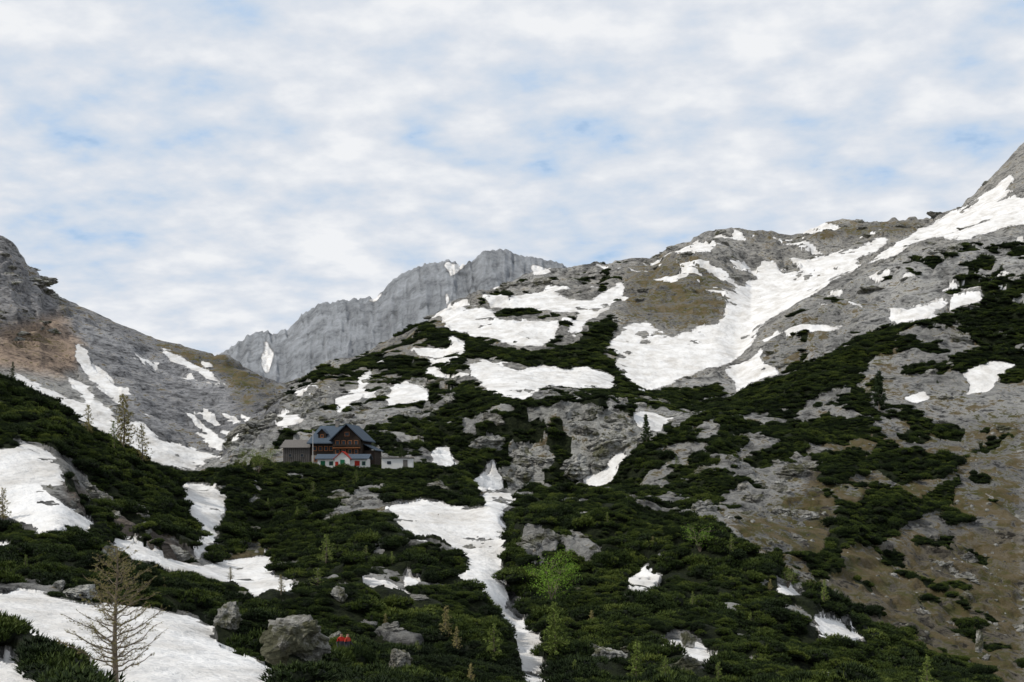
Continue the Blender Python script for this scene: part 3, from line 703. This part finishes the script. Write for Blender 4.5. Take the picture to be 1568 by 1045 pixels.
def gwall(name,par,x0,x1,y0,y1,z0,ze,zr,mat):
    xm=(x0+x1)/2
    return mesh_ob(name,par,[(x0,y0,z0),(x1,y0,z0),(x1,y0,ze),(xm,y0,zr),(x0,y0,ze),(x0,y1,z0),(x1,y1,z0),(x1,y1,ze),(xm,y1,zr),(x0,y1,ze)],[(0,1,2,3,4),(5,9,8,7,6),(0,4,9,5),(1,6,7,2),(2,7,8,3),(3,8,9,4)],mat)
def win(par,x,y,z,w=0.9,h=1.0,fm=None):
    fm=fm or M_orange
    box("window_glass",par,x-w/2+.1,x+w/2-.1,y-.03,y-.01,z+.1,z+h-.1,M_glass)
    box("window_frame_top",par,x-w/2,x+w/2,y-.09,y-.005,z+h-.1,z+h,fm); box("window_frame_bottom",par,x-w/2,x+w/2,y-.09,y-.005,z,z+.1,fm)
    box("window_frame_side",par,x-w/2,x-w/2+.1,y-.08,y-.005,z+.1,z+h-.1,fm); box("window_frame_side",par,x+w/2-.1,x+w/2,y-.08,y-.005,z+.1,z+h-.1,fm)
hy=289.0; hx=(517-UC)/F*hy; hz0=(VH-709)/F*hy
hut=bpy.data.objects.new("mountain_hut",None); COL.objects.link(hut); hut.location=(hx,hy,hz0); hut.rotation_euler=(0,0,math.radians(-8)); hut.scale=(.92,.92,.97)
box("stone_base",hut,-6,5.6,0,9,-2.5,1.6,M_stone)
box("timber_wall",hut,-5.98,2,0.02,8.98,1.6,4.4,M_wood)
gable_x("main_roof",hut,-6.8,3.0,-.9,9.9,4.2,8.0,.22,M_slate,hip=1.6)
gwall("gable_wall",hut,-0.6,5.5,-1.2,8.9,1.62,5.0,7.6,M_wood)
box("gable_base",hut,-0.6,5.5,-1.2,-0.01,-2.5,1.6,M_stone)
gable_y("gable_roof",hut,-1.4,6.3,-2.1,9.6,4.7,8.15,.22,M_slate)
box("balcony",hut,-0.6,5.5,-2.0,-1.25,3.0,3.12,M_orange); box("balcony_rail",hut,-0.6,5.5,-2.0,-1.93,3.5,3.8,M_wood)
for x in (0.3,1.7,3.1,4.5):
    win(hut,x,-1.2,1.8); win(hut,x,-1.2,3.6,.95,1.05)
win(hut,2.45,-1.2,5.5,1.1,.9)
for x in (-5.2,-3.9,-2.6,-1.5): win(hut,x,0.02,2.5,.85,1.0)
for x in (-5,-3,-1): win(hut,x,0,0.3,.7,.8)
gwall("dormer",hut,-4.6,-2.8,0.6,3.5,5.0,6.2,7.0,M_wood); gable_y("dormer_roof",hut,-4.9,-2.5,0.3,4.3,6.15,7.25,.1,M_slate); win(hut,-3.7,.6,5.3,.7,.7)
box("chimney",hut,-1.6,-.9,4,4.8,7,9.1,M_stone); box("chimney_cap",hut,-1.7,-.8,3.9,4.9,9.1,9.2,M_slate)
box("side_annex",hut,5.62,8.0,1.5,8,-2.5,2.6,M_wood); mesh_ob("annex_roof",hut,[(5.5,1,3.9),(8.4,1,2.55),(8.4,8.5,2.55),(5.5,8.5,3.9),(5.5,1,4.05),(8.4,1,2.7),(8.4,8.5,2.7),(5.5,8.5,4.05)],[(0,3,2,1),(4,5,6,7),(0,1,5,4),(1,2,6,5),(2,3,7,6),(3,0,4,7)],M_slate)
win(hut,6.8,1.5,0.9)
barn=bpy.data.objects.new("wooden_annex_barn",None); COL.objects.link(barn); barn.location=(hx+.4,hy,hz0); barn.rotation_euler=(0,0,math.radians(-8))
box("wall",barn,-12,-6.3,0.5,7,-2.5,3.3,M_grey)
for i in range(14): box("plank_batten",barn,-11.9+i*.41,-11.84+i*.41,.42,.49,-1.5,3.2,M_wood)
gable_x("roof",barn,-12.6,-6.25,0,7.6,3.2,4.9,.15,M_grey)
win(barn,-10.5,.42,1.2,.7,.7,M_grey); win(barn,-8,.42,1.2,.7,.7,M_grey)
ph=bpy.data.objects.new("material_hut",None); COL.objects.link(ph); ph.location=(hx,hy-8,hz0-1.0); ph.rotation_euler=(0,0,math.radians(-4))
box("wall",ph,-3,6.8,0,4,-2,1.7,M_white); gable_x("roof",ph,-3.5,7.3,-.5,4.5,1.65,2.6,.12,M_slate)
gwall("porch_gable",ph,.6,3.6,-1.0,2,-2,1.7,2.9,M_white); gable_y("porch_roof",ph,.3,3.9,-1.3,2.2,1.55,3.1,.1,M_red)
box("door",ph,1.7,2.6,-1.06,-1.005,-.6,1.4,M_green); box("shutter",ph,-2.4,-1.5,-.06,-.005,.2,1.2,M_green); box("shutter",ph,4.4,5.4,-.06,-.005,.2,1.2,M_red)
win(ph,-.3,0,.3,.8,.8,M_green); win(ph,6.2,0,.3,.7,.8,M_green); box("door_red",ph,0.7,1.3,-1.06,-1.005,.1,1.0,M_red)
sh=bpy.data.objects.new("white_shed",None); COL.objects.link(sh); sh.location=((608-UC)/F*285,285,(VH-718)/F*285)
box("wall",sh,-3.1,3.1,0,3,-1.5,2.1,M_white); box("roof",sh,-3.3,3.3,-.25,3.25,2.1,2.25,M_grey); box("door",sh,1.2,2.1,-.05,-.004,0,1.8,M_grey); box("window",sh,-2,-1.2,-.05,-.004,.9,1.5,M_glass)
fp=bpy.data.objects.new("flagpole",None); COL.objects.link(fp); fp.location=(hx-4.6,hy-3,hz0)
mbp=MB(); mbp.tube([Vector((0,0,-2)),Vector((0,0,6.5))],[.06,.04],8,0); me_=mbp.build("pole",[M_white]); o=bpy.data.objects.new("pole",me_); COL.objects.link(o); o.parent=fp
# ------------------------------------------------------------------ hikers
def hiker(p,seed,jc):
    em=bpy.data.objects.new("hiker",None); COL.objects.link(em); em.location=(p.x,p.y,p.z+0.02); em.rotation_euler=(0,0,seed); em.scale=(.95,.95,.95)
    vs=[(0,0,.95),(0,0,1.18),(0,.02,1.40),(0,.02,1.50),(0,-.01,1.60),(0,0,1.70),
        (.17,.02,1.40),(.26,-.03,1.14),(.24,-.22,.98),(.23,-.30,.95),(-.17,.02,1.40),(-.27,.04,1.13),(-.26,-.12,.92),(-.26,-.2,.88),
        (.1,0,.90),(.11,-.12,.50),(.11,.0,.10),(.11,-.16,.04),(-.1,0,.90),(-.11,.10,.50),(-.11,.28,.14),(-.11,.15,.05)]
    ed=[(0,1),(1,2),(2,3),(3,4),(4,5),(2,6),(6,7),(7,8),(8,9),(2,10),(10,11),(11,12),(12,13),(0,14),(14,15),(15,16),(16,17),(0,18),(18,19),(19,20),(20,21)]
    rs=[.13,.12,.13,.055,.095,.07,.06,.045,.035,.035,.06,.045,.035,.035,.09,.06,.04,.04,.09,.06,.04,.04]
    me=bpy.data.meshes.new("body"); me.from_pydata(vs,ed,[]); o=bpy.data.objects.new("body",me); COL.objects.link(o); o.parent=em
    sk=o.modifiers.new("s",'SKIN')
    for i,r in enumerate(rs): me.skin_vertices[0].data[i].radius=(r,r*.85)
    me.skin_vertices[0].data[0].use_root=True
    sb=o.modifiers.new("sub",'SUBSURF'); sb.levels=1; sb.render_levels=1
    m,nt,b=newmat("hiker_clothes"); sx=node(nt,"ShaderNodeSeparateXYZ"); nt.links.new(node(nt,"ShaderNodeTexCoord").outputs["Object"],sx.inputs[0])
    nt.links.new(ramp(nt,mth(nt,'DIVIDE',sx.outputs[2],2.0),[(0.0,(0.03,0.02,0.02)),(0.06,(0.04,0.04,0.05)),(0.62,jc),(0.745,(0.5,0.3,0.22)),(0.82,(0.05,0.03,0.02))],'CONSTANT'),b.inputs["Base Color"])
    me.materials.append(m)
    bk=stone("backpack",3,2,(.16,.11,.24)); bk.materials.clear(); bk.materials.append(M_wood); o2=bpy.data.objects.new("backpack",bk); COL.objects.link(o2); o2.parent=em; o2.location=(0,.17,1.2)
hiker(hk[0],0.5,(0.45,0.03,0.02)); hiker(hk[1],1.0,(0.4,0.05,0.03))
# ------------------------------------------------------------------ sky, sun
SE,SA=math.radians(46),math.radians(-105)
w=bpy.data.worlds.new("World"); scene.world=w; w.use_nodes=True; nt=w.node_tree
for x in list(nt.nodes): nt.nodes.remove(x)
out=node(nt,"ShaderNodeOutputWorld")
sky=node(nt,"ShaderNodeTexSky",sky_type='NISHITA'); sky.sun_disc=False; sky.sun_elevation=SE; sky.sun_rotation=SA
b1=node(nt,"ShaderNodeBackground"); b1.inputs[1].default_value=0.13; nt.links.new(sky.outputs[0],b1.inputs[0])
tcw=node(nt,"ShaderNodeTexCoord").outputs["Generated"]
sx=node(nt,"ShaderNodeSeparateXYZ"); nt.links.new(tcw,sx.inputs[0])
zz=mth(nt,'ADD',mth(nt,'MAXIMUM',sx.outputs[2],0.0),0.24)
cv=node(nt,"ShaderNodeCombineXYZ"); nt.links.new(mth(nt,'DIVIDE',sx.outputs[0],zz),cv.inputs[0]); nt.links.new(mth(nt,'DIVIDE',sx.outputs[1],zz),cv.inputs[1])
cells=noise(nt,mapping(nt,cv.outputs[0],(1,1.0,1),(0,0,0.35)),9.5,5,0.52,0.0)
mid=noise(nt,mapping(nt,cv.outputs[0],(1,1,1),(0,0,-.5)),3.2,4,0.5)
big=noise(nt,mapping(nt,cv.outputs[0],(1,1,1),(0,0,2.1)),1.3,3,0.5)
mixn=mth(nt,'ADD',mth(nt,'MULTIPLY',cells,0.46),mth(nt,'ADD',mth(nt,'MULTIPLY',mid,0.32),mth(nt,'MULTIPLY',big,0.22)))
cc=ramp(nt,mixn,[(0.37,(0.45,0.61,0.83)),(0.44,(0.61,0.695,0.81)),(0.51,(0.73,0.77,0.835)),(0.59,(0.88,0.895,0.92))])
b2=node(nt,"ShaderNodeBackground"); b2.inputs[1].default_value=1.0; nt.links.new(cc,b2.inputs[0])
cf=ramp(nt,mixn,[(0.33,0.4),(0.39,1.0)])
ms=node(nt,"ShaderNodeMixShader"); nt.links.new(cf,ms.inputs[0]); nt.links.new(b1.outputs[0],ms.inputs[1]); nt.links.new(b2.outputs[0],ms.inputs[2])
nt.links.new(ms.outputs[0],out.inputs[0])
sl=bpy.data.lights.new("sun",'SUN'); sl.energy=2.8; sl.angle=math.radians(2.5); sl.color=(1,.95,.87)
so=bpy.data.objects.new("sun",sl); COL.objects.link(so)
dv=Vector((math.sin(SA)*math.cos(SE),math.cos(SA)*math.cos(SE),math.sin(SE)))
so.rotation_euler=dv.to_track_quat('Z','Y').to_euler(); so.location=dv*500
# ------------------------------------------------------------------ camera
cd=bpy.data.cameras.new("camera"); cd.sensor_width=36; cd.lens=36*F/1568; cd.clip_end=30000; cd.clip_start=0.5
cd.shift_y=(VH-522.5)/1568
cam=bpy.data.objects.new("camera",cd); COL.objects.link(cam); cam.location=(0,0,0); cam.rotation_euler=(math.radians(90),0,0)
scene.camera=cam
scene.view_settings.view_transform='Standard'; scene.view_settings.look='None'; scene.view_settings.exposure=0
